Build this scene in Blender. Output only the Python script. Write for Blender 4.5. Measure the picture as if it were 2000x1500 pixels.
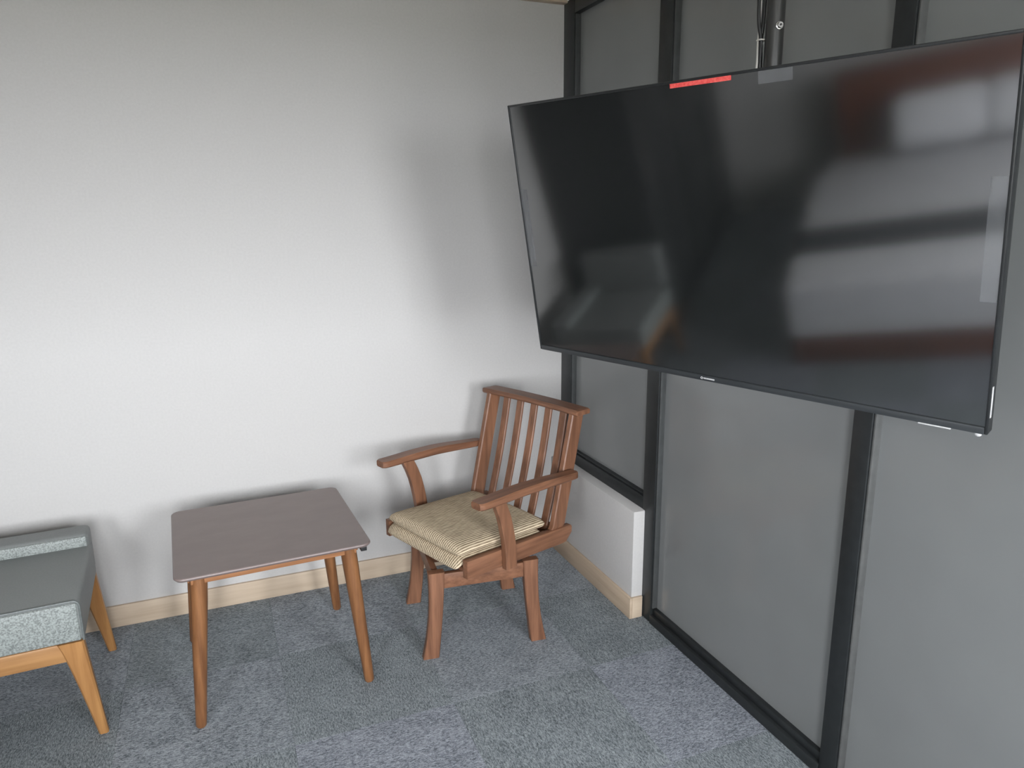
import bpy, bmesh, math, random
from mathutils import Vector, Matrix

for o in list(bpy.data.objects):
    bpy.data.objects.remove(o, do_unlink=True)
scene = bpy.context.scene
COL = scene.collection
rnd = random.Random(7)

# ---------------------------------------------------------------- camera
F, YAW, PITCH, ROLL = 1423.44, 0.3901, 0.2254, -0.0074
CAM = Vector((-1.4597, -2.9531, 1.5409))
fwd = Vector((math.sin(YAW) * math.cos(PITCH), math.cos(YAW) * math.cos(PITCH), -math.sin(PITCH)))
rgt = Vector((math.cos(YAW), -math.sin(YAW), 0))
upv = rgt.cross(fwd)
c_, s_ = math.cos(ROLL), math.sin(ROLL)
r2, u2 = c_ * rgt + s_ * upv, -s_ * rgt + c_ * upv
cd = bpy.data.cameras.new('camera')
cd.sensor_fit = 'HORIZONTAL'
cd.sensor_width = 36.0
cd.lens = F / 2000 * 36.0
cd.clip_start = 0.05
cam = bpy.data.objects.new('camera', cd)
COL.objects.link(cam)
M = Matrix((r2, u2, -fwd)).transposed().to_4x4()
M.translation = CAM
cam.matrix_world = M
scene.camera = cam

# ---------------------------------------------------------------- light
w = bpy.data.worlds.new('sky')
scene.world = w
w.use_nodes = True
w.node_tree.nodes['Background'].inputs[0].default_value = (0.93, 0.96, 1.0, 1)
w.node_tree.nodes['Background'].inputs[1].default_value = 36.5


def window_portal(name, loc, sx, sy):
    """guides the light of the sky through a window opening"""
    l = bpy.data.lights.new(name, 'AREA')
    l.shape = 'RECTANGLE'
    l.size, l.size_y = sx, sy
    l.cycles.is_portal = True
    o = bpy.data.objects.new(name, l)
    COL.objects.link(o)
    o.location = loc
    o.rotation_euler = (math.radians(90), 0, 0)
    return o


window_portal('daylight_near_window', (-0.13, -4.19, 1.425), 0.94, 1.25)
window_portal('daylight_middle_window', (-1.70, -4.19, 1.425), 0.80, 1.25)
window_portal('daylight_bed_window', (-3.025, -4.19, 1.425), 0.75, 1.25)
scene.view_settings.view_transform = 'Standard'
scene.view_settings.look = 'None'
scene.view_settings.gamma = 1.0
scene.view_settings.use_curve_mapping = False
scene.view_settings.exposure = 0.0


# ---------------------------------------------------------------- materials
def lin(r, g, b):
    f = lambda c: (c / 255 / 12.92) if c / 255 <= 0.04045 else ((c / 255 + 0.055) / 1.055) ** 2.4
    return (f(r), f(g), f(b), 1)


def mat_base(name, rough=0.5, spec=0.5):
    m = bpy.data.materials.new(name)
    m.use_nodes = True
    nt = m.node_tree
    b = nt.nodes['Principled BSDF']
    b.inputs['Roughness'].default_value = rough
    b.inputs['Specular IOR Level'].default_value = spec
    return m, nt, b


def N(nt, t, **kw):
    n = nt.nodes.new(t)
    for k, v in kw.items():
        setattr(n, k, v)
    return n


def noise_mat(name, c1, c2, rough=0.5, scale=(20, 20, 20), detail=4, bump=0.0, bump_dist=0.001, spec=0.5,
              lo=0.35, hi=0.65, randomise=False, metallic=0.0, coat=0.0, nscale=1.0):
    m, nt, b = mat_base(name, rough, spec)
    tc = N(nt, 'ShaderNodeTexCoord')
    mp = N(nt, 'ShaderNodeMapping')
    mp.inputs['Scale'].default_value = scale
    nt.links.new(tc.outputs['Object'], mp.inputs['Vector'])
    if randomise:
        oi = N(nt, 'ShaderNodeObjectInfo')
        mul = N(nt, 'ShaderNodeMath', operation='MULTIPLY')
        mul.inputs[1].default_value = 37.0
        nt.links.new(oi.outputs['Random'], mul.inputs[0])
        nt.links.new(mul.outputs[0], mp.inputs['Location'])
    nz = N(nt, 'ShaderNodeTexNoise')
    nz.inputs['Scale'].default_value = nscale
    nz.inputs['Detail'].default_value = detail
    nz.inputs['Roughness'].default_value = 0.6
    nt.links.new(mp.outputs[0], nz.inputs['Vector'])
    cr = N(nt, 'ShaderNodeValToRGB')
    cr.color_ramp.elements[0].position = lo
    cr.color_ramp.elements[1].position = hi
    cr.color_ramp.elements[0].color = c1
    cr.color_ramp.elements[1].color = c2
    nt.links.new(nz.outputs[0], cr.inputs[0])
    nt.links.new(cr.outputs[0], b.inputs['Base Color'])
    b.inputs['Metallic'].default_value = metallic
    b.inputs['Coat Weight'].default_value = coat
    b.inputs['Coat Roughness'].default_value = 0.25
    if bump:
        bp = N(nt, 'ShaderNodeBump')
        bp.inputs['Strength'].default_value = bump
        bp.inputs['Distance'].default_value = bump_dist
        nt.links.new(nz.outputs[0], bp.inputs['Height'])
        nt.links.new(bp.outputs[0], b.inputs['Normal'])
    return m


def wood(name, c1, c2, axis, rough=0.42, coat=0.0, s=55, stretch=0.07):
    sc = [s, s, s]
    sc[axis] = s * stretch
    return noise_mat(name, c1, c2, rough, tuple(sc), 5, 0.08, 0.0006, 0.45, 0.3, 0.72, True, 0, coat)


paint = noise_mat('wall_paint', lin(193, 191, 189), lin(197, 195, 193), 0.75, (120, 120, 120), 3, 0.06, 0.0006, 0.25)
ceiling_paint = noise_mat('ceiling_paint', lin(212, 208, 203), lin(218, 214, 208), 0.9, (60, 60, 60), 2, 0, 0, 0.2)
oak_x = wood('pale_oak_along_x', lin(188, 168, 146), lin(206, 188, 166), 0, 0.5, 0, 40)
oak_y = wood('pale_oak_along_y', lin(178, 158, 136), lin(196, 177, 155), 1, 0.5, 0, 40)
DK, LT = lin(100, 67, 49), lin(144, 101, 76)
cw_x = wood('chair_wood_x', DK, LT, 0)
cw_y = wood('chair_wood_y', DK, LT, 1)
cw_z = wood('chair_wood_z', DK, LT, 2)
tb_leg = wood('table_leg_wood', lin(98, 63, 39), lin(142, 98, 63), 2, 0.34)
tb_apr_x = wood('table_apron_wood_x', lin(130, 88, 58), lin(164, 116, 80), 0, 0.4)
tb_apr_y = wood('table_apron_wood_y', lin(130, 88, 58), lin(164, 116, 80), 1, 0.4)
tb_top = noise_mat('table_top_laminate', lin(122, 108, 105), lin(127, 113, 109), 0.34, (9, 20, 9), 2, 0, 0, 0.5)
ac_wood_x = wood('armchair_wood_x', lin(150, 108, 66), lin(178, 134, 88), 0, 0.4)
ac_wood_y = wood('armchair_wood_y', lin(146, 104, 62), lin(172, 130, 84), 1, 0.4)
ac_wood_z = wood('armchair_wood_z', lin(144, 100, 58), lin(174, 128, 78), 2, 0.4)
frame_mat = noise_mat('dark_aluminium', lin(34, 37, 38), lin(40, 43, 44), 0.42, (30, 30, 30), 2, 0, 0, 0.5)
frost = noise_mat('grey_film_glass', lin(129, 131, 131), lin(133, 135, 135), 0.16, (3, 3, 3), 2, 0, 0, 0.5)
bead_lit = noise_mat('lit_aluminium_bead', lin(82, 83, 82), lin(90, 91, 90), 0.4, (30, 30, 30), 2)  # bead metal with the daylight on its window side painted into the colour
bead_dim_lit = noise_mat('dim_lit_aluminium_bead', lin(66, 68, 68), lin(72, 74, 74), 0.4, (30, 30, 30), 2)  # same bead with weaker daylight painted in
plastic = noise_mat('tv_black_plastic', lin(32, 34, 35), lin(37, 39, 40), 0.4, (40, 40, 40), 2, 0, 0, 0.5)
tvchin = noise_mat('tv_brushed_chin', lin(42, 45, 47), lin(50, 53, 55), 0.42, (6, 80, 80), 2, 0, 0, 0.5)
screen_mat = noise_mat('tv_screen_glass', lin(27, 29, 29), lin(29, 31, 31), 0.085, (2, 2, 2), 1, 0, 0, 1.0)
screen_mat.node_tree.nodes['Principled BSDF'].inputs['IOR'].default_value = 1.9
steel = noise_mat('polished_steel', lin(190, 190, 188), lin(215, 215, 214), 0.22, (40, 40, 40), 2, 0, 0, 0.5, metallic=1.0)
pole_mat = noise_mat('black_painted_steel', lin(38, 38, 37), lin(48, 48, 47), 0.3, (30, 30, 8), 2, 0, 0, 0.7)
rubber = noise_mat('black_cable_rubber', lin(26, 26, 26), lin(34, 34, 34), 0.5, (60, 60, 60), 2)
white_cable = noise_mat('white_cable_rubber', lin(195, 192, 186), lin(206, 204, 198), 0.5, (60, 60, 60), 2)
silver_print = noise_mat('silver_print', lin(190, 190, 190), lin(200, 200, 200), 0.4, (60, 60, 60), 2)
red_film = noise_mat('red_tape', lin(232, 74, 72), lin(246, 112, 106), 0.4, (160, 160, 160), 2, 0.1, 0.0003)
black_metal = noise_mat('black_swivel_metal', lin(30, 30, 30), lin(38, 38, 38), 0.4, (30, 30, 30), 2)
leather = noise_mat('grey_leatherette', lin(116, 119, 118), lin(122, 125, 124), 0.5, (220, 220, 220), 3, 0.25, 0.001, 0.5, 0.38, 0.62)
leather_grain = noise_mat('grained_leatherette', lin(108, 113, 111), lin(150, 156, 153), 0.5, (210, 210, 210), 2, 0.5, 0.0010, 0.5, 0.36, 0.6)
piping_mat = noise_mat('grey_piping', lin(92, 97, 96), lin(108, 113, 112), 0.45, (150, 150, 150), 3)
linen = noise_mat('white_linen', lin(228, 229, 232), lin(238, 239, 242), 0.8, (14, 14, 14), 4, 0.3, 0.01, 0.2)
runner_mat = noise_mat('charcoal_runner', lin(48, 50, 54), lin(60, 62, 66), 0.8, (60, 60, 60), 3)
bed_wood = wood('bed_red_wood', lin(96, 48, 30), lin(132, 70, 44), 1, 0.4)
closet_mat = noise_mat('charcoal_closet', lin(36, 37, 37), lin(42, 43, 43), 0.5, (5, 5, 40), 3)


def carpet(name, c1, c2):
    m, nt, b = mat_base(name, 0.95, 0.15)
    tc = N(nt, 'ShaderNodeTexCoord')
    oi = N(nt, 'ShaderNodeObjectInfo')
    mul = N(nt, 'ShaderNodeMath', operation='MULTIPLY')
    mul.inputs[1].default_value = 23.0
    nt.links.new(oi.outputs['Random'], mul.inputs[0])
    outs = []
    for sc, det in (((95, 260, 95), 3), ((300, 520, 300), 2), ((9, 9, 9), 3)):
        mp = N(nt, 'ShaderNodeMapping')
        mp.inputs['Scale'].default_value = sc
        nt.links.new(tc.outputs['Object'], mp.inputs['Vector'])
        nt.links.new(mul.outputs[0], mp.inputs['Location'])
        nz = N(nt, 'ShaderNodeTexNoise')
        nz.inputs['Scale'].default_value = 1.0
        nz.inputs['Detail'].default_value = det
        nz.inputs['Distortion'].default_value = 0.6
        nt.links.new(mp.outputs[0], nz.inputs['Vector'])
        outs.append(nz)
    a = N(nt, 'ShaderNodeMath', operation='MULTIPLY_ADD')
    a.inputs[1].default_value = 0.5
    nt.links.new(outs[0].outputs[0], a.inputs[0])
    bb = N(nt, 'ShaderNodeMath', operation='MULTIPLY')
    bb.inputs[1].default_value = 0.4
    nt.links.new(outs[1].outputs[0], bb.inputs[0])
    nt.links.new(bb.outputs[0], a.inputs[2])
    c = N(nt, 'ShaderNodeMath', operation='MULTIPLY_ADD')
    c.inputs[1].default_value = 0.1
    nt.links.new(outs[2].outputs[0], c.inputs[0])
    nt.links.new(a.outputs[0], c.inputs[2])
    cr = N(nt, 'ShaderNodeValToRGB')
    cr.color_ramp.elements[0].position = 0.39
    cr.color_ramp.elements[1].position = 0.63
    cr.color_ramp.elements[0].color = c1
    cr.color_ramp.elements[1].color = c2
    nt.links.new(c.outputs[0], cr.inputs[0])
    nt.links.new(cr.outputs[0], b.inputs['Base Color'])
    bp = N(nt, 'ShaderNodeBump')
    bp.inputs['Strength'].default_value = 0.6
    bp.inputs['Distance'].default_value = 0.003
    nt.links.new(c.outputs[0], bp.inputs['Height'])
    nt.links.new(bp.outputs[0], b.inputs['Normal'])
    return m


carpet_light = carpet('carpet_light', lin(84, 90, 95), lin(178, 184, 190))
carpet_dark = carpet('carpet_dark', lin(80, 87, 91), lin(168, 175, 179))
carpet_blue = carpet('carpet_blue', lin(86, 91, 98), lin(178, 183, 192))


def stripes():
    m, nt, b = mat_base('striped_cushion_fabric', 0.9, 0.15)
    uv = N(nt, 'ShaderNodeUVMap')
    sx = N(nt, 'ShaderNodeSeparateXYZ')
    nt.links.new(uv.outputs[0], sx.inputs[0])
    ml = N(nt, 'ShaderNodeMath', operation='MULTIPLY')
    ml.inputs[1].default_value = 2 * math.pi / 0.0098
    nt.links.new(sx.outputs[0], ml.inputs[0])
    tc = N(nt, 'ShaderNodeTexCoord')
    mp = N(nt, 'ShaderNodeMapping')
    mp.inputs['Scale'].default_value = (30, 260, 260)
    nt.links.new(tc.outputs['Object'], mp.inputs['Vector'])
    nz = N(nt, 'ShaderNodeTexNoise')
    nz.inputs['Scale'].default_value = 1.0
    nz.inputs['Detail'].default_value = 3
    nt.links.new(mp.outputs[0], nz.inputs['Vector'])
    sn = N(nt, 'ShaderNodeMath', operation='SINE')
    nt.links.new(ml.outputs[0], sn.inputs[0])
    a = N(nt, 'ShaderNodeMath', operation='MULTIPLY_ADD')
    a.inputs[1].default_value = 0.32
    nt.links.new(sn.outputs[0], a.inputs[0])
    nt.links.new(nz.outputs[0], a.inputs[2])
    cr = N(nt, 'ShaderNodeValToRGB')
    cr.color_ramp.elements[0].position = 0.2
    cr.color_ramp.elements[1].position = 0.75
    cr.color_ramp.elements[0].color = lin(124, 107, 86)
    cr.color_ramp.elements[1].color = lin(220, 203, 175)
    nt.links.new(a.outputs[0], cr.inputs[0])
    nt.links.new(cr.outputs[0], b.inputs['Base Color'])
    bp = N(nt, 'ShaderNodeBump')
    bp.inputs['Strength'].default_value = 0.5
    bp.inputs['Distance'].default_value = 0.002
    nt.links.new(a.outputs[0], bp.inputs['Height'])
    nt.links.new(bp.outputs[0], b.inputs['Normal'])
    return m


cushion_mat = stripes()


def film():
    m, nt, b = mat_base('clear_film', 0.3, 0.5)
    b.inputs['Base Color'].default_value = (0.55, 0.57, 0.6, 1)
    tc = N(nt, 'ShaderNodeTexCoord')
    nz = N(nt, 'ShaderNodeTexNoise')
    nz.inputs['Scale'].default_value = 12
    nt.links.new(tc.outputs['Object'], nz.inputs['Vector'])
    mr = N(nt, 'ShaderNodeMapRange')
    mr.inputs['To Min'].default_value = 0.09
    mr.inputs['To Max'].default_value = 0.12
    nt.links.new(nz.outputs[0], mr.inputs['Value'])
    nt.links.new(mr.outputs[0], b.inputs['Alpha'])
    return m


film_mat = film()


# ---------------------------------------------------------------- mesh helpers
def box(bm, lo, hi, bev=0.0, seg=2, mtx=None):
    lo, hi = Vector(lo), Vector(hi)
    r = bmesh.ops.create_cube(bm, size=1.0)
    vs = r['verts']
    for v in vs:
        v.co = Vector(((lo[i] + hi[i]) / 2 + v.co[i] * (hi[i] - lo[i])) for i in range(3))
    if bev:
        es = list({e for v in vs for e in v.link_edges})
        g = bmesh.ops.bevel(bm, geom=es, offset=bev, segments=seg, profile=0.5, affect='EDGES')
        vs = list({v for f in g['faces'] for v in f.verts} | {v for v in vs if v.is_valid})
        vs = [v for v in vs if v.is_valid]
    if mtx is not None:
        done = set()
        for v in vs:
            if v not in done:
                v.co = mtx @ v.co
                done.add(v)
    return vs


def loft(bm, rings, cap=True, closed=True):
    """rings: lists of points of equal length; returns the rows of verts"""
    rows = [[bm.verts.new(Vector(p)) for p in r] for r in rings]
    n = len(rows[0])
    for a, b in zip(rows, rows[1:]):
        for i in range(n if closed else n - 1):
            j = (i + 1) % n
            bm.faces.new((a[i], a[j], b[j], b[i]))
    if cap:
        bm.faces.new(rows[0][::-1])
        bm.faces.new(rows[-1])
    bmesh.ops.recalc_face_normals(bm, faces=bm.faces[:])
    return rows


def tube(bm, pts, radii, seg=12):
    pts = [Vector(p) for p in pts]
    if not hasattr(radii, '__len__'):
        radii = [radii] * len(pts)
    rings = []
    ref = None
    for i, p in enumerate(pts):
        d = (pts[min(i + 1, len(pts) - 1)] - pts[max(i - 1, 0)]).normalized()
        if ref is None:
            ref = d.orthogonal().normalized()
        a = (ref - d * ref.dot(d)).normalized()
        ref = a
        b = d.cross(a)
        rings.append([p + radii[i] * (math.cos(t) * a + math.sin(t) * b)
                      for t in [2 * math.pi * k / seg for k in range(seg)]])
    loft(bm, rings)


def rect_ring(c, ax, ay, hx, hy, r=0.004):
    """chamfered rectangle ring about c"""
    c, ax, ay = Vector(c), Vector(ax), Vector(ay)
    q = [(hx, hy - r), (hx - r, hy), (-hx + r, hy), (-hx, hy - r), (-hx, -hy + r), (-hx + r, -hy), (hx - r, -hy), (hx, -hy + r)]
    return [c + ax * x + ay * y for x, y in q]


def prism(bm, poly, y0, y1, bev=0.0, plane='xz'):
    """extrude a polygon given in a plane along the third axis, bevel its outline"""
    if plane == 'xz':
        f = lambda a, b, t: (a, t, b)
    elif plane == 'yz':
        f = lambda a, b, t: (t, a, b)
    else:
        f = lambda a, b, t: (a, b, t)
    v0 = [bm.verts.new(f(a, b, y0)) for a, b in poly]
    v1 = [bm.verts.new(f(a, b, y1)) for a, b in poly]
    n = len(poly)
    fs = [bm.faces.new(v0), bm.faces.new(v1[::-1])]
    rim = []
    for i in range(n):
        j = (i + 1) % n
        fs.append(bm.faces.new((v0[j], v0[i], v1[i], v1[j])))
    bmesh.ops.recalc_face_normals(bm, faces=fs)
    if bev:
        es = [e for f_ in fs[:2] for e in f_.edges]
        bmesh.ops.bevel(bm, geom=es, offset=bev, segments=2, profile=0.5, affect='EDGES')


def obj(name, bm, mat, parent=None, smooth=True, angle=38):
    me = bpy.data.meshes.new(name)
    bm.normal_update()
    bm.to_mesh(me)
    bm.free()
    me.materials.append(mat)
    if smooth:
        for p in me.polygons:
            p.use_smooth = True
        me.set_sharp_from_angle(angle=math.radians(angle))
    o = bpy.data.objects.new(name, me)
    COL.objects.link(o)
    if parent is not None:
        o.parent = parent
    return o


def bxo(name, lo, hi, mat, parent=None, bev=0.002, seg=2, mtx=None):
    bm = bmesh.new()
    box(bm, lo, hi, bev, seg, mtx)
    return obj(name, bm, mat, parent)


def tag(o, label=None, cat=None, group=None, kind=None):
    if label:
        o['label'] = label
    if cat:
        o['category'] = cat
    if group:
        o['group'] = group
    if kind:
        o['kind'] = kind
    return o


def empty(name, loc=(0, 0, 0), rz=0.0):
    o = bpy.data.objects.new(name, None)
    o.empty_display_size = 0.1
    COL.objects.link(o)
    o.location = loc
    o.rotation_euler = (0, 0, rz)
    return o


def struct(name, label=None, loc=(0, 0, 0)):
    o = empty(name, loc)
    return tag(o, label, None, None, 'structure')


# ---------------------------------------------------------------- the room
XL, YF, ZC = -4.70, -4.20, 2.45      # left wall, window wall behind the camera, ceiling
XE, YP = 0.90, -3.30                 # the partition ends at YP, the room widens to XE behind it
tag(bxo('ground', (-60, -80, -3.2), (60, -4.6, -3.0), noise_mat('paved_ground', lin(120, 120, 112), lin(140, 138, 130), 0.9, (2, 2, 2), 3), None, 0), 'paved ground outside the windows', kind='structure')
tag(bxo('wall_back', (XL - 0.1, 0, -0.05), (0.15, 0.1, ZC + 0.05), paint, None, 0), 'plain white painted wall behind the table and chairs', kind='structure')
tag(bxo('wall_left', (XL - 0.1, YF - 0.1, -0.05), (XL, 0.0, ZC + 0.05), paint, None, 0), 'white wall behind the bed head', kind='structure')
tag(bxo('ceiling', (XL - 0.1, YF - 0.1, ZC), (XE + 0.1, 0.1, ZC + 0.08), ceiling_paint, None, 0), 'off-white ceiling', kind='structure')
tag(bxo('wall_end', (XE, YF - 0.1, -0.05), (XE + 0.1, YP, ZC + 0.05), paint, None, 0), 'white wall beside the window', kind='structure')
tag(bxo('wall_return', (0.06, YP, -0.05), (XE + 0.1, YP + 0.1, ZC + 0.05), paint, None, 0), 'white return wall at the end of the partition', kind='structure')

# window wall behind the camera, with two openings
WIN = [(-3.40, -2.65), (-2.10, -1.30), (-0.60, 0.34)]
Z0, Z1 = 0.80, 2.05
bm = bmesh.new()
xs = [XL - 0.1] + [v for w_ in WIN for v in w_] + [XE + 0.1]
for i in range(7):
    if i % 2:
        box(bm, (xs[i], YF - 0.12, -0.05), (xs[i + 1], YF, Z0))
        box(bm, (xs[i], YF - 0.12, Z1), (xs[i + 1], YF, ZC + 0.05))
    else:
        box(bm, (xs[i], YF - 0.12, -0.05), (xs[i + 1], YF, ZC + 0.05))
tag(obj('wall_front', bm, paint, None, False), 'white window wall behind the viewer', kind='structure')
for k, (a, b) in enumerate(WIN):
    wn = struct('window_%d' % (k + 1), 'white framed window in the wall behind the viewer', (0, 0, 0))
    for lo, hi in (((a, YF - 0.1, Z0), (a + 0.05, YF - 0.04, Z1)), ((b - 0.05, YF - 0.1, Z0), (b, YF - 0.04, Z1)),
                   ((a + 0.05, YF - 0.1, Z0), (b - 0.05, YF - 0.04, Z0 + 0.05)), ((a + 0.05, YF - 0.1, Z1 - 0.05), (b - 0.05, YF - 0.04, Z1)),
                   (((a + b) / 2 - 0.025, YF - 0.1, Z0 + 0.05), ((a + b) / 2 + 0.025, YF - 0.04, Z1 - 0.05))):
        bxo('window_frame', lo, hi, paint, wn)
    bxo('window_sill', (a - 0.03, YF - 0.03, Z0 - 0.03), (b + 0.03, YF + 0.06, Z0), paint, wn)

# carpet tiles, each a separate square, pile turned a quarter from one to the next
floor = bxo('floor', (XL - 0.1, YF - 0.1, -0.06), (XE + 0.1, 0.1, -0.007), ceiling_paint, None, 0)
tag(floor, 'grey carpet tiled floor', kind='structure')
CX, RY = -0.3508, -0.4543
meshes = {}


def tile_mesh(kind, x0, x1, y0, y1):
    key = (kind, round(x1 - x0, 3), round(y1 - y0, 3))
    if key not in meshes:
        b2 = bmesh.new()
        hx, hy = (x1 - x0) / 2 - 0.0002, (y1 - y0) / 2 - 0.0002
        box(b2, (-hx, -hy, -0.007), (hx, hy, 0.0), 0.0006, 1)
        me = bpy.data.meshes.new('carpet_tile')
        b2.to_mesh(me)
        b2.free()
        me.materials.append({'l': carpet_light, 'd': carpet_dark, 'b': carpet_blue}[kind])
        meshes[key] = me
    return meshes[key]


for ci in range(-9, 3):
    for ri in range(-8, 2):
        x0, x1 = CX + 0.5 * ci, CX + 0.5 * (ci + 1)
        y0, y1 = RY + 0.5 * (ri - 1), RY + 0.5 * ri
        x0, x1 = max(x0, XL), min(x1, XE)
        y0, y1 = max(y0, YF), min(y1, 0.0)
        if x1 - x0 < 0.02 or y1 - y0 < 0.02:
            continue
        if x0 > 0.1 and y1 > YP + 0.01:
            continue
        light = (ci + ri) % 2 != 0
        kind = 'd'
        if light:
            kind = 'b' if ri <= -1 else 'l'
        quarter = (not light) and abs((x1 - x0) - (y1 - y0)) < 1e-4
        t = bpy.data.objects.new('carpet_tile', tile_mesh(kind, x0, x1, y0, y1))
        COL.objects.link(t)
        t.parent = floor
        t.location = ((x0 + x1) / 2, (y0 + y1) / 2, 0)
        if quarter:
            t.rotation_euler = (0, 0, math.pi / 2)

# knee wall under the first pane
KD, KH, KY = 0.0484, 0.4422, -0.7313
kw = tag(bxo('wall_low', (-KD, KY, 0.0), (0.055, 0.0, KH), paint, None, 0.004), 'low white boxed wall under the corner pane', kind='structure')

# baseboards
BH = 0.0877
bb = struct('baseboard_back', 'pale oak baseboard along the white wall')
bxo('board', (-2.58, -0.012, 0), (-0.9785, 0, BH), oak_x, bb, 0.0015)
bxo('board', (-0.9775, -0.012, 0), (-KD - 0.012, 0, BH), oak_x, bb, 0.0015)
b2 = struct('baseboard_right', 'pale oak baseboard around the low white wall')
bxo('board', (-KD - 0.012, KY - 0.011, 0), (-KD, -0.0, BH), oak_y, b2, 0.0015)
bxo('board', (-KD - 0.0, KY - 0.011, 0), (-0.004, KY, BH), oak_x, b2, 0.0015)

# timber crown trim at the ceiling
tr = struct('trim_1', 'brown timber trim where the wall meets the ceiling')
bxo('board', (XL, -0.035, 2.392), (-0.0, 0, ZC), oak_x, tr, 0.002)

# ---------------------------------------------------------------- partition of dark frames and grey panes
wr = struct('wall_right', 'dark framed partition glazed with grey film panes')
MUL = [(-0.095, 0.0), (-0.793, -0.715), (-1.7074, -1.6507), (-2.63, -2.573), (YP, YP + 0.06)]
FX, GX = 0.0, 0.026          # face of the frames, face of the panes
for (a, b) in MUL:
    m_ = bxo('mullion', (FX, a, 0.0 if a < -0.5 else KH), (0.06, b, 2.40), frame_mat, wr, 0.002)
for k in range(4):
    near, far = MUL[k + 1][1], MUL[k][0]
    zb = KH if k == 0 else 0.0
    zr = zb + (0.05 if k == 0 else 0.034)
    bxo('bottom_rail', (FX - (0.0 if k == 0 else 0.004), near + 0.0005, zb), (0.06, far - 0.0005, zr), frame_mat, wr, 0.002)
    if k:
        bxo('glazing_bead', (FX + 0.010, near + 0.0005, zr), (0.045, far - 0.0005, 0.060), frame_mat, wr, 0.003)
    else:
        bxo('glazing_bead', (FX + 0.008, near + 0.0005, zr), (0.045, far - 0.0005, zr + 0.010), frame_mat, wr, 0.003)
    bxo('top_rail', (FX, near + 0.0005, 2.34), (0.06, far - 0.0005, 2.40), frame_mat, wr, 0.002)
    bxo('glazing_bead', (FX + 0.012, near + 0.0005, zr + 0.027), (GX + 0.002, near + 0.008, 2.338), frame_mat, wr, 0.001)
    bxo('glazing_bead', (FX + 0.004, far - 0.008, zr + 0.027), (GX + 0.002, far - 0.0005, 2.338), bead_lit if k >= 2 else bead_dim_lit, wr, 0.003)  # faces the windows; its lit look is in the material colour
    bxo('glass_panel', (GX, near - 0.004, zr - 0.005), (GX + 0.008, far + 0.004, 2.345), frost, wr, 0)
bxo('head_board', (-0.02, YP, 2.401), (0.06, -0.036, ZC), frame_mat, wr, 0.002)

# ---------------------------------------------------------------- television
TW, TH = 1.232, 0.7245
tc = Vector((-0.36475, -1.49752, 1.48155))
tr2 = Vector((0.34774818, -0.93750453, -0.01250822)).normalized()
tu2 = Vector((-0.18021127, -0.0799259, 0.98037531)).normalized()
tn = tr2.cross(tu2)
tv = empty('television')
Mt = Matrix((tr2, tu2, tn)).transposed().to_4x4()
Mt.translation = tc
tv.matrix_world = Mt
tag(tv, 'large black flat screen television tilted down on a ceiling pole', 'television')
hw, hh = TW / 2, TH / 2
# local: X right, Y up, Z towards the viewer
bxo('side_bezel', (-hw, -hh, -0.028), (-hw + 0.006, hh, 0.0), plastic, tv, 0.0015)
bxo('side_bezel', (hw - 0.006, -hh, -0.028), (hw, hh, 0.0), plastic, tv, 0.0015)
bxo('top_bezel', (-hw + 0.006, hh - 0.006, -0.028), (hw - 0.006, hh, 0.0), plastic, tv, 0.0015)
chin = bxo('chin', (-hw + 0.006, -hh, -0.030), (hw - 0.006, -hh + 0.0155, 0.0015), tvchin, tv, 0.002)
bxo('screen', (-hw + 0.0055, -hh + 0.015, -0.012), (hw - 0.0055, hh - 0.0055, -0.0025), screen_mat, tv, 0)
bxo('back_cover', (-hw + 0.004, -hh + 0.004, -0.036), (hw - 0.004, hh - 0.004, -0.0125), plastic, tv, 0.003)
bm = bmesh.new()
rings = [rect_ring((0, -0.08, -0.035), (1, 0, 0), (0, 1, 0), 0.50, 0.25, 0.02), rect_ring((0, -0.08, -0.062), (1, 0, 0), (0, 1, 0), 0.46, 0.22, 0.02)]
loft(bm, rings)
obj('electronics_hump', bm, plastic, tv)
# maker's badge: a ring and a row of tiny raised letters on the chin
bm = bmesh.new()
bx0 = -0.026
pts = [(bx0 + 0.0028 * math.cos(t), -0.3545 + 0.0028 * math.sin(t), 0.0018) for t in [2 * math.pi * k / 14 for k in range(15)]]
tube(bm, pts, 0.0007, 6)
for k in range(8):
    xk = bx0 + 0.0055 + k * 0.0040
    box(bm, (xk, -0.3566, 0.0012), (xk + 0.0031, -0.3526, 0.0021), 0.0003, 1)
tag(obj('badge', bm, silver_print, tv), 'tiny silver lettering on the lower bezel')
ro = bxo('red_strip', (-0.0715, 0.3468, -0.0025), (0.0838, 0.3568, -0.0008), red_film, tv, 0.0004, 1)
tag(ro, 'bright red tape strip at the top edge of the screen')
for lo, hi in (((0.146, 0.3315), (0.221, 0.3562)), ((0.582, -0.095), (0.6105, 0.131)), ((-0.6105, -0.095), (-0.585, 0.131))):
    t = bxo('film_tab', (lo[0], lo[1], -0.0025), (hi[0], hi[1], -0.0021), film_mat, tv, 0)
    t['label'] = 'clear film tab stuck on the screen'
fl = bxo('film_edge', (0.491, -0.3640, -0.002), (0.552, -0.3612, 0.0026), silver_print, tv, 0.0004, 1)
fl['label'] = 'pale strip of film under the lower bezel'
fe = bxo('film_edge', (0.6155, -0.327, -0.010), (0.6172, -0.262, -0.004), silver_print, tv, 0.0004, 1)
bm = bmesh.new()
bmesh.ops.create_uvsphere(bm, u_segments=12, v_segments=8, radius=0.006, matrix=Matrix.Translation((0.599, -0.3655, -0.004)) @ Matrix.Diagonal((1.1, 0.8, 0.6, 1)))
obj('foot_bumper', bm, silver_print, tv)

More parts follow.
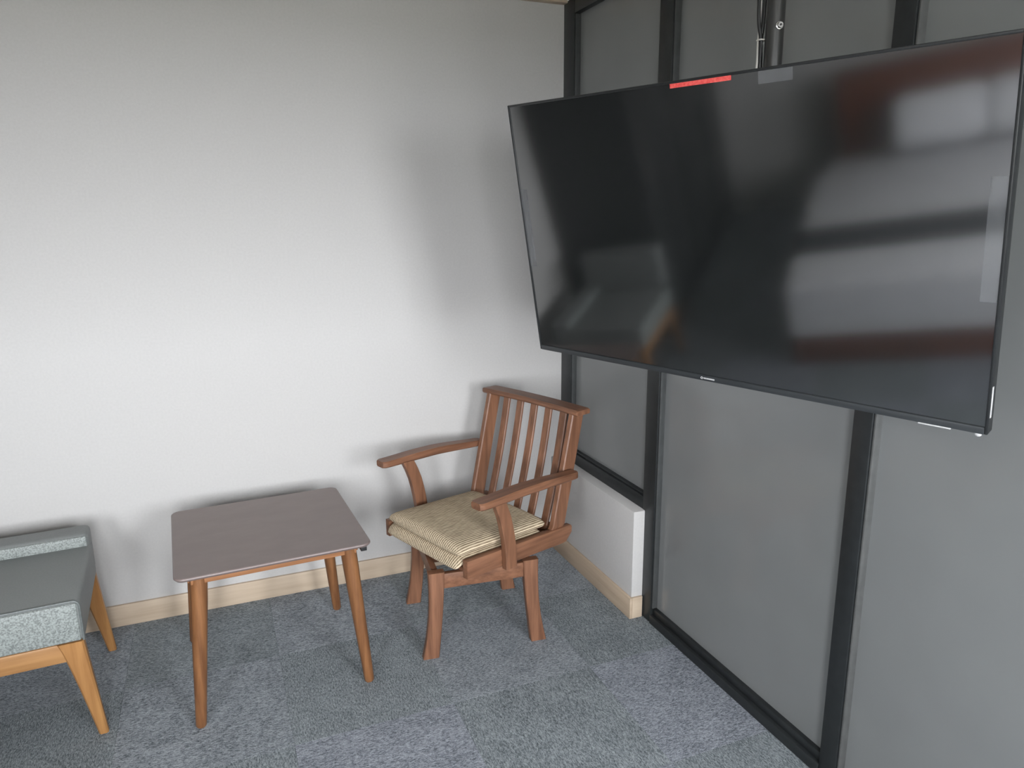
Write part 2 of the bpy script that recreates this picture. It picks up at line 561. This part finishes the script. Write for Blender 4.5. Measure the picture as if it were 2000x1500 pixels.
# ceiling pole that carries it
PX, PY = -0.206, -1.508
mt = empty('television_pole', (PX, PY, 0))
tag(mt, 'black steel ceiling pole carrying the television', 'pole')
bm = bmesh.new()
tube(bm, [(0, 0, 1.42), (0, 0, 2.44)], 0.0205, 28)
obj('tube', bm, pole_mat, mt)
bm = bmesh.new()
tube(bm, [(0, 0, 2.432), (0, 0, 2.449)], [0.085, 0.085], 32)
obj('ceiling_plate', bm, pole_mat, mt)
bm = bmesh.new()
tube(bm, [(0, 0, 1.33), (0, 0, 1.62)], 0.0255, 28)
obj('sleeve', bm, pole_mat, mt)
dirv = Vector((CAM.x - PX, CAM.y - PY, 0)).normalized()
dirv = Matrix.Rotation(math.radians(24), 3, 'Z') @ dirv
bm = bmesh.new()
p0 = dirv * 0.018 + Vector((0, 0, 1.960))
tube(bm, [p0, p0 + dirv * 0.006, p0 + dirv * 0.0065, p0 + dirv * 0.012], [0.0085, 0.0085, 0.0068, 0.0060], 18)
bl = obj('bolt', bm, steel, mt)
bl['label'] = 'shiny steel bolt'
bm = bmesh.new()
p1 = p0 + dirv * 0.0122
tube(bm, [p1, p1 + dirv * 0.001], [0.0026, 0.0022], 12)
obj('socket', bm, black_metal, bl)
# arm and plate between pole and television
ctr = tc - tn * 0.062 - Vector((PX, PY, 0))
bm = bmesh.new()
tube(bm, [Vector((0, 0, 1.47)), Vector((ctr.x, ctr.y, ctr.z))], 0.018, 16)
obj('tilt_arm', bm, pole_mat, mt)

# cables beside the pole
cabs = [([(-0.0245, 0.021, 2.44), (-0.026, 0.024, 2.2), (-0.0285, 0.026, 2.06), (-0.0275, 0.024, 1.98), (-0.022, 0.019, 1.935), (-0.021, 0.019, 1.88), (-0.015, 0.02, 1.74), (-0.04, 0.0, 1.60)], 0.0042, 'black power cable running down the left of the ceiling pole', rubber),
        ([(-0.012, 0.024, 2.44), (-0.012, 0.024, 2.2), (-0.013, 0.024, 2.04), (-0.016, 0.022, 1.97), (-0.0165, 0.0255, 1.935), (-0.013, 0.026, 1.88), (-0.01, 0.03, 1.75), (-0.04, 0.012, 1.62)], 0.0045, 'thin black signal cable tucked between power cable and ceiling pole', rubber),
        ([(-0.019, 0.029, 2.44), (-0.02, 0.031, 2.2), (-0.0195, 0.031, 2.03), (-0.021, 0.028, 1.96), (-0.0225, 0.028, 1.93), (-0.026, 0.023, 1.89), (-0.031, 0.020, 1.84), (-0.045, 0.01, 1.70)], 0.0026, 'slim white cable behind the black cables on the pole', white_cable)]


def smooth_path(pts, n=6):
    P = [Vector(p) for p in pts]
    out = []
    for i in range(len(P) - 1):
        a, b, c, d = P[max(i - 1, 0)], P[i], P[i + 1], P[min(i + 2, len(P) - 1)]
        for k in range(n):
            t = k / n
            out.append(0.5 * ((2 * b) + (c - a) * t + (2 * a - 5 * b + 4 * c - d) * t * t + (3 * b - a - 3 * c + d) * t ** 3))
    out.append(P[-1])
    return out


for pts, r, lab, mm in cabs:
    bm = bmesh.new()
    tube(bm, [Vector((PX, PY, 0)) + p for p in smooth_path(pts)], r, 10)
    tag(obj('cable', bm, mm), lab, 'cable', 'cables on the television pole')
bm = bmesh.new()
ptie = [Vector((PX - 0.0195, PY + 0.0215, 1.936)) + 0.0095 * Vector((math.cos(t), math.sin(t), 0)) for t in [2 * math.pi * k / 18 for k in range(19)]]
tube(bm, ptie, 0.0016, 6)
tag(obj('cable_tie', bm, white_cable), 'white tie bundling the cables beside the pole', 'cable tie')

# ---------------------------------------------------------------- side table
tb = empty('side_table', (-1.357, -0.480, 0), math.radians(2.7))
tag(tb, 'small square side table with brown top and splayed round legs', 'table')
TZ = 0.512
bm = bmesh.new()
hx, hy, rc = 0.2955, 0.2840, 0.030


def rrect(hx, hy, rc, n=6):
    out = []
    for cx, cy, a0 in ((hx - rc, hy - rc, 0), (-hx + rc, hy - rc, 90), (-hx + rc, -hy + rc, 180), (hx - rc, -hy + rc, 270)):
        for k in range(n + 1):
            a = math.radians(a0 + 90 * k / n)
            out.append((cx + rc * math.cos(a), cy + rc * math.sin(a)))
    return out


def slab(bm, hx, hy, rc, prof):
    loft(bm, [[(x, y, z) for x, y in rrect(hx - d, hy - d, max(rc - d, 0.004))] for d, z in prof])


slab(bm, hx, hy, rc, [(0.016, TZ - 0.0175), (0.007, TZ - 0.0135), (0.001, TZ - 0.0075), (0.0, TZ - 0.005), (0.0008, TZ - 0.002), (0.003, TZ)])
obj('tabletop', bm, tb_top, tb, angle=30)
ax, ay = 0.250, 0.238
for s in (-1, 1):
    bxo('apron', (-ax, s * ay - 0.009, TZ - 0.042), (ax, s * ay + 0.009, TZ - 0.0172), tb_apr_x, tb, 0.0015)
    bxo('apron', (s * ax - 0.009, -ay + 0.0095, TZ - 0.042), (s * ax + 0.009, ay - 0.0095, TZ - 0.0172), tb_apr_y, tb, 0.0015)
for sx in (-1, 1):
    for sy in (-1, 1):
        bm = bmesh.new()
        top = Vector((sx * 0.226, sy * 0.226, TZ - 0.0172))
        foot = Vector((sx * 0.2660, sy * 0.2605, 0.0))
        n = 14
        pts, rad = [], []
        for k in range(n + 1):
            t = k / n
            pts.append(foot.lerp(top, t))
            rad.append(0.0162 + 0.0095 * min(1, t * 1.15))
        rad[0] = 0.0125
        pts.insert(1, foot.lerp(top, 0.012))
        rad.insert(1, 0.0162)
        tube(bm, pts, rad, 20)
        obj('leg', bm, tb_leg, tb)
bxo('corner_block', (0.262, -0.262, TZ - 0.034), (0.282, -0.232, TZ - 0.0172), black_metal, tb, 0.002)

# ---------------------------------------------------------------- wooden swivel armchair with slatted back
TH_ = 0.3495
ch = empty('swivel_chair', (-0.6119, -0.5058, 0), TH_ + math.pi)
tag(ch, 'brown wooden swivel armchair with slatted back and striped seat cushion', 'chair')
UF, UB, LV, ZF, ZB, HR = 0.2368, -0.2757, 0.2489, 0.4164, 0.3976, 0.0648
zt = lambda u: ZB + (ZF - ZB) * (u - UB) / (UF - UB)
# side rails
for s in (-1, 1):
    bm = bmesh.new()
    poly = [(UF, zt(UF)), (UB + 0.006, ZB), (UB, ZB - 0.006), (UB, ZB - 0.030), (UB + 0.030, ZB - HR + 0.004), (UB + 0.05, zt(UB + 0.05) - HR), (UF, zt(UF) - HR)]
    y0, y1 = (LV - 0.027, LV) if s > 0 else (-LV, -LV + 0.027)
    prism(bm, poly, y0, y1, 0.003)
    obj('side_rail', bm, cw_x, ch)
bxo('front_rail', (UF - 0.045, -LV + 0.027, 0.356), (UF - 0.020, LV - 0.027, 0.371), cw_y, ch, 0.003)
bxo('back_rail', (UB + 0.035, -LV + 0.027, 0.340), (UB + 0.065, LV - 0.027, 0.392), cw_y, ch, 0.003)
bxo('seat_board', (UB + 0.065, -LV + 0.027, 0.3565), (UF - 0.045, LV - 0.027, 0.366), cw_x, ch, 0.001)

# back stiles, crest and slats
US, UT, VS, SD = -0.1739, -0.2778, 0.2455, 0.0647
ZC0, ZC1 = ZB - 0.045, 0.828
ulean = lambda z: US + (UT - US) * (z - ZB) / (0.8253 - ZB)
for s in (-1, 1):
    bm = bmesh.new()
    rings = []
    for k in range(9):
        z = ZC0 + (ZC1 - ZC0) * k / 8
        sd = SD * (1.0 - 0.06 * k / 8)
        rings.append(rect_ring((ulean(z) - sd / 2, s * (VS - 0.0125), z), (1, 0, 0), (0, 1, 0), sd / 2, 0.0125, 0.004))
    if True:
        # stiles stand inside the side rails at seat level and run up to the crest
        for r in rings:
            for p in r:
                if p.z < ZB + 0.0005:
                    p.y -= s * 0.0236
    loft(bm, rings)
    obj('back_stile', bm, cw_z, ch)
SU = -0.047
for v in (-0.160, -0.080, 0.0, 0.080, 0.160):
    bm = bmesh.new()
    rings = []
    for k in range(11):
        t = k / 10
        z = 0.372 + (0.828 - 0.372) * t
        bow = -0.008 * math.sin(math.pi * t)
        rings.append(rect_ring((ulean(z) + SU + 0.004 + bow, v, z), (1, 0, 0), (0, 1, 0), 0.0060, 0.0180, 0.003))
    loft(bm, rings)
    obj('back_slat', bm, cw_z, ch)
bm = bmesh.new()
rings = []
UCR, ZCR, LCR, DCR, TCR = -0.2723, 0.846, 0.268, 0.0766, 0.0215
for t in [-1, -0.982] + [-0.9 + 0.12 * k for k in range(16)] + [0.982, 1]:
    v = LCR * t
    dip = -0.014 * (1 - t * t)
    endr = 0.0035 if abs(t) == 1 else 0.0
    rings.append(rect_ring((UCR - DCR / 2 + dip, v, ZCR - TCR / 2), (1, 0, 0), (0, 0, 1), DCR / 2 - endr, TCR / 2 - endr * 0.6, 0.006 if not endr else 0.003))
loft(bm, rings)
obj('crest_rail', bm, cw_y, ch)

# arms and their curved posts
WA = 0.058
for s in (-1, 1):
    bm = bmesh.new()
    rings = []
    UA0, UA1 = -0.2601, 0.2265
    n = 48
    for k in range(n + 1):
        t = k / n
        u = UA0 + (UA1 - UA0) * t
        zc = 0.6248 + (0.6366 - 0.6248) * t + 0.010 * math.sin(math.pi * min(1, t * 1.0)) ** 1.5
        wd = WA * 1.06 * (0.80 + 0.20 * min(1, t * 1.6))
        d = UA1 - u
        if d < 0.018:
            wd *= 0.74 + 0.26 * math.sqrt(max(0, 1 - (1 - d / 0.018) ** 2))
        d2 = u - UA0
        if d2 < 0.012:
            wd *= 0.8 + 0.2 * d2 / 0.012
        th = 0.0245 + 0.006 * math.sin(math.pi * t) * (1 - 0.3 * t)
        inner = 0.257
        vc = s * (inner + 0.058 - wd / 2) if t < 0.5 else s * (inner + 0.029 + (0.029 - wd / 2) * (1 - min(1, (t - 0.5) * 4)) )
        if t < 0.5:
            vc = s * (inner + wd / 2 - 0.006 * (1 - t * 2))
        rings.append(rect_ring((u, vc, zc - th / 2), (0, 1, 0), (0, 0, 1), wd / 2, th / 2, 0.005))
    loft(bm, rings)
    obj('arm', bm, cw_x, ch)
    bm = bmesh.new()
    rings = []
    prof = [(0.342, 0.054), (0.38, 0.054), (0.42, 0.057), (0.46, 0.063), (0.50, 0.071), (0.54, 0.081), (0.58, 0.096), (0.618, 0.114)]
    for z, u in prof:
        rings.append(rect_ring((u + 0.004, s * (LV + 0.0135), z), (1, 0, 0), (0, 1, 0), 0.0255, 0.0130, 0.003))
    loft(bm, rings)
    obj('arm_post', bm, cw_z, ch)

# cushion: a thick pad on a rolled lower layer, striped from front to back


def pad(name, u0, u1, hv, z0, z1, pw, droop=0.0, crown=0.004):
    bm = bmesh.new()
    uvl = bm.loops.layers.uv.new('UVMap')
    n, m = 64, 26
    zc, hz = (z0 + z1) / 2, (z1 - z0) / 2
    base = []
    for i in range(n):
        a = 2 * math.pi * i / n
        ca, sa = math.cos(a), math.sin(a)
        base.append((hv * math.copysign(abs(ca) ** (2 / pw), ca), hz * math.copysign(abs(sa) ** (2 / 2.6), sa)))
    arc = [0.0]
    for i in range(n):
        p, q = base[i], base[(i + 1) % n]
        arc.append(arc[-1] + math.hypot(q[0] - p[0], q[1] - p[1]))
    rows = []
    for j in range(m + 1):
        w = math.pi * j / m
        t = 0.5 - 0.5 * math.cos(w)
        u = u0 + (u1 - u0) * t
        e = min(u - u0, u1 - u)
        rr = hz
        k = 1.0 if e >= rr else math.sqrt(max(0.0, 1 - (1 - e / rr) ** 2))
        k = max(k, 0.12)
        kv = 1.0 - 0.06 * (1 - k)
        row = []
        for (v, z) in base:
            zz = zc + z * k + crown * (1 - (v / hv) ** 2) * (1 if z > 0 else 0) * k
            dr = max(0.0, (u - (u1 - 0.05)) / 0.05)
            zz -= droop * dr * dr
            zz += (zt(u) - zt(0.0))
            row.append(bm.verts.new((u, v * kv, zz)))
        rows.append(row)
    for j in range(m):
        for i in range(n):
            i2 = (i + 1) % n
            f = bm.faces.new((rows[j][i], rows[j][i2], rows[j + 1][i2], rows[j + 1][i]))
            for lp, (ii, jj) in zip(f.loops, ((i, j), (i + 1, j), (i + 1, j + 1), (i, j + 1))):
                lp[uvl].uv = (arc[ii], rows[jj][0].co.x)
    for row in (rows[0], rows[-1]):
        f = bm.faces.new(row)
        for lp, ii in zip(f.loops, range(n)):
            v = lp.vert.co.y
            lp[uvl].uv = (v, lp.vert.co.x)
    bmesh.ops.recalc_face_normals(bm, faces=bm.faces[:])
    return bm


cu = empty('seat_cushion', (0, 0, 0))
cu.location = ch.location
cu.rotation_euler = ch.rotation_euler
tag(cu, 'beige brown striped seat cushion on the wooden swivel chair', 'cushion')
obj('lower_layer', pad('l', -0.150, 0.256, 0.214, 0.374, 0.414, 7, 0.022, 0.0), cushion_mat, cu, angle=60)
obj('upper_layer', pad('u', -0.168, 0.246, 0.2175, 0.409, 0.449, 7, 0.006, 0.006), cushion_mat, cu, angle=60)

# swivel base: two flared trestles joined by rails (turned against the seat)
BA = math.radians(-6.0)
Mb = Matrix.Rotation(-(TH_ + math.pi), 4, 'Z') @ Matrix.Translation((-0.625 + 0.6119, -0.497 + 0.5058, 0)) @ Matrix.Rotation(BA, 4, 'Z')
hwT, hwB, hd, lw = 0.203, 0.2315, 0.2165, 0.058
for sx in (-1, 1):
    for sy in (-1, 1):
        bm = bmesh.new()
        rings = []
        for k in range(13):
            t = k / 12
            z = 0.326 * (1 - t)
            out = hwT + (hwB - hwT) * t ** 2.2 - 0.004 * math.sin(math.pi * t)
            inn = hwT - lw + (hwB - hwT) * (0.25 * t + 0.75 * t ** 1.6) + 0.000 * t
            c = (out + inn) / 2
            h = (out - inn) / 2
            rings.append(rect_ring((sx * c, sy * (hd - 0.015 - 0.006 * (1 - t)), z), (1, 0, 0), (0, 1, 0), h, 0.0155, 0.003))
        loft(bm, rings)
        bm.transform(Mb)
        obj('leg', bm, cw_z, ch)
for sy in (-1, 1):
    y = sy * (hd - 0.021)
    bxo('base_rail', (-hwT + lw - 0.002, y - 0.011, 0.262), (hwT - lw + 0.002, y + 0.011, 0.318), cw_x, ch, 0.002, 2, Mb)
for sx in (-1, 1):
    x = sx * (hwT - 0.030)
    bxo('base_rail', (x - 0.011, -hd + 0.036, 0.262), (x + 0.011, hd - 0.036, 0.318), cw_y, ch, 0.002, 2, Mb)
bxo('cross_beam', (-hwT + 0.041, -0.045, 0.285), (hwT - 0.041, 0.045, 0.318), cw_x, ch, 0.002, 2, Mb)
bm = bmesh.new()
tube(bm, [(0, 0, 0.318), (0, 0, 0.357)], 0.10, 32)
bm.transform(Mb)
obj('swivel_plate', bm, black_metal, ch)

# ---------------------------------------------------------------- grey upholstered armchair at the left edge
ac = empty('armchair', (-1.898, -0.672, 0), math.radians(3.0))
tag(ac, 'grey leatherette armchair on pale wooden legs at the left edge', 'armchair')
SW = 0.52


def soft(name, lo, hi, bev, mat, parent, seg=4):
    return bxo(name, lo, hi, mat, parent, bev, seg)


seat = soft('seat', (-SW, 0.0, 0.323), (0.0, 0.47, 0.455), 0.016, leather, ac)
soft('far_bolster', (-SW, 0.412, 0.330), (-0.004, 0.515, 0.497), 0.018, leather, ac)
soft('backrest', (-SW - 0.08, 0.02, 0.42), (-SW + 0.03, 0.50, 0.68), 0.03, leather, ac)
bxo('side_panel', (-SW + 0.01, -0.003, 0.328), (-0.010, 0.012, 0.448), leather_grain, ac, 0.005, 3)
bxo('bolster_panel', (-SW + 0.01, 0.4085, 0.448), (-0.010, 0.425, 0.490), leather_grain, ac, 0.004, 3)
bm = bmesh.new()
pp = []
x0, x1, z0, z1 = -SW, -0.004, 0.326, 0.4535
pp += [(x0, 0.004, z1), (-0.05, 0.004, z1)]
for k in range(7):
    a = math.radians(90 - 90 * k / 6)
    pp.append((x1 - 0.018 + 0.018 * math.cos(a), 0.004, z1 - 0.018 + 0.018 * math.sin(a)))
pp += [(x1, 0.004, 0.38), (x1, 0.004, z0)]
tube(bm, pp, 0.0035, 8)
obj('piping', bm, piping_mat, seat)
bxo('side_rail', (-SW + 0.03, 0.006, 0.262), (-0.045, 0.030, 0.3225), ac_wood_x, ac, 0.004)
bxo('side_rail', (-SW + 0.03, 0.470, 0.262), (-0.045, 0.494, 0.3225), ac_wood_x, ac, 0.004)
bxo('front_rail', (-0.055, 0.045, 0.270), (-0.032, 0.460, 0.3225), ac_wood_y, ac, 0.003)
for front in (1, 0):
    for far in (0, 1):
        bm = bmesh.new()
        yt = 0.020 if not far else 0.485
        yb = 0.012 if not far else 0.500
        rings = []
        for k in range(13):
            t = k / 12
            z = 0.3225 * (1 - t)
            if front:
                xo = -0.006 + 0.030 * t
                xi = -0.075 + (0.024 - 0.026 + 0.075) * (0.35 * t + 0.65 * t ** 0.75)
                xi = min(xi, xo - 0.024)
            else:
                xo = -SW + 0.065 - 0.070 * t
                xi = xo - 0.06 + 0.034 * t
            c, h = (xo + xi) / 2, abs(xo - xi) / 2
            hy = 0.018 - 0.006 * t
            rings.append(rect_ring((c, yt + (yb - yt) * t, z), (1, 0, 0), (0, 1, 0), h, hy, 0.005))
        loft(bm, rings)
        obj('leg', bm, ac_wood_z, ac)

# ---------------------------------------------------------------- wardrobe in the far left corner (mirrored in the television)
wd_ = empty('wardrobe', (-3.64, -0.31, 0))
tag(wd_, 'tall charcoal wardrobe standing in the corner beyond the armchair', 'wardrobe')
bxo('body', (-1.05, -0.28, 0.0), (1.05, 0.295, 2.30), closet_mat, wd_, 0.003)
for k in range(3):
    a = -1.05 + k * 0.70
    p = bxo('door', (a + 0.002, -0.305, 0.06), (a + 0.698, -0.281, 2.29), closet_mat, wd_, 0.004)
    bxo('handle', (a + 0.63, -0.325, 0.9), (a + 0.65, -0.305, 1.2), steel, p, 0.003)

# ---------------------------------------------------------------- bed at the left of the room, mirrored in the television
bd = empty('bed', (-3.30, -2.15, 0))
tag(bd, 'bed with red brown frame mirrored in the television screen', 'bed')
bxo('base', (-1.05, -0.80, 0.0), (1.08, 0.80, 0.17), bed_wood, bd, 0.01)
bxo('mattress', (-1.04, -0.77, 0.17), (1.05, 0.77, 0.42), linen, bd, 0.05, 4)
bxo('headboard', (-1.14, -0.85, 0.0), (-1.06, 0.68, 0.98), bed_wood, bd, 0.01)


def drape(name, x0, x1, y0, y1, z0, z1, th, mat, foot):
    """a cloth hanging over the mattress: top, two sides and, at the foot, an end"""
    bm = bmesh.new()
    box(bm, (x0, y0, z0), (x1, y1, z1), 0.05, 4)
    dead = [f for f in bm.faces if f.calc_center_median().z < z0 + 0.051 or (f.normal.x < -0.5) or (not foot and f.normal.x > 0.5)]
    bmesh.ops.delete(bm, geom=dead, context='FACES')
    bmesh.ops.solidify(bm, geom=bm.faces[:], thickness=th)
    return obj(name, bm, mat)


dv = drape('duvet', -0.60, 1.10, -0.82, 0.82, 0.13, 0.475, 0.018, linen, True)
dv.location = bd.location
tag(dv, 'white duvet spread over the bed', 'duvet')
rn = drape('bed_runner', 0.36, 0.78, -0.826, 0.826, 0.20, 0.482, 0.004, runner_mat, False)
rn.location = bd.location
tag(rn, 'charcoal runner laid across the white duvet', 'bed runner')
for k, y in enumerate((-0.43, 0.09)):
    bm = bmesh.new()
    box(bm, (-0.06, -0.258, -0.17), (0.10, 0.258, 0.17), 0.06, 5, Matrix.Translation((-0.87, y, 0.625)) @ Matrix.Rotation(math.radians(-22), 4, 'Y'))
    p = obj('pillow', bm, linen, None)
    p.location = bd.location
    tag(p, 'white pillow leaning on the headboard, ' + ('nearer the window wall' if k == 0 else 'nearer the closet doors'), 'pillow', 'pillows on the bed')
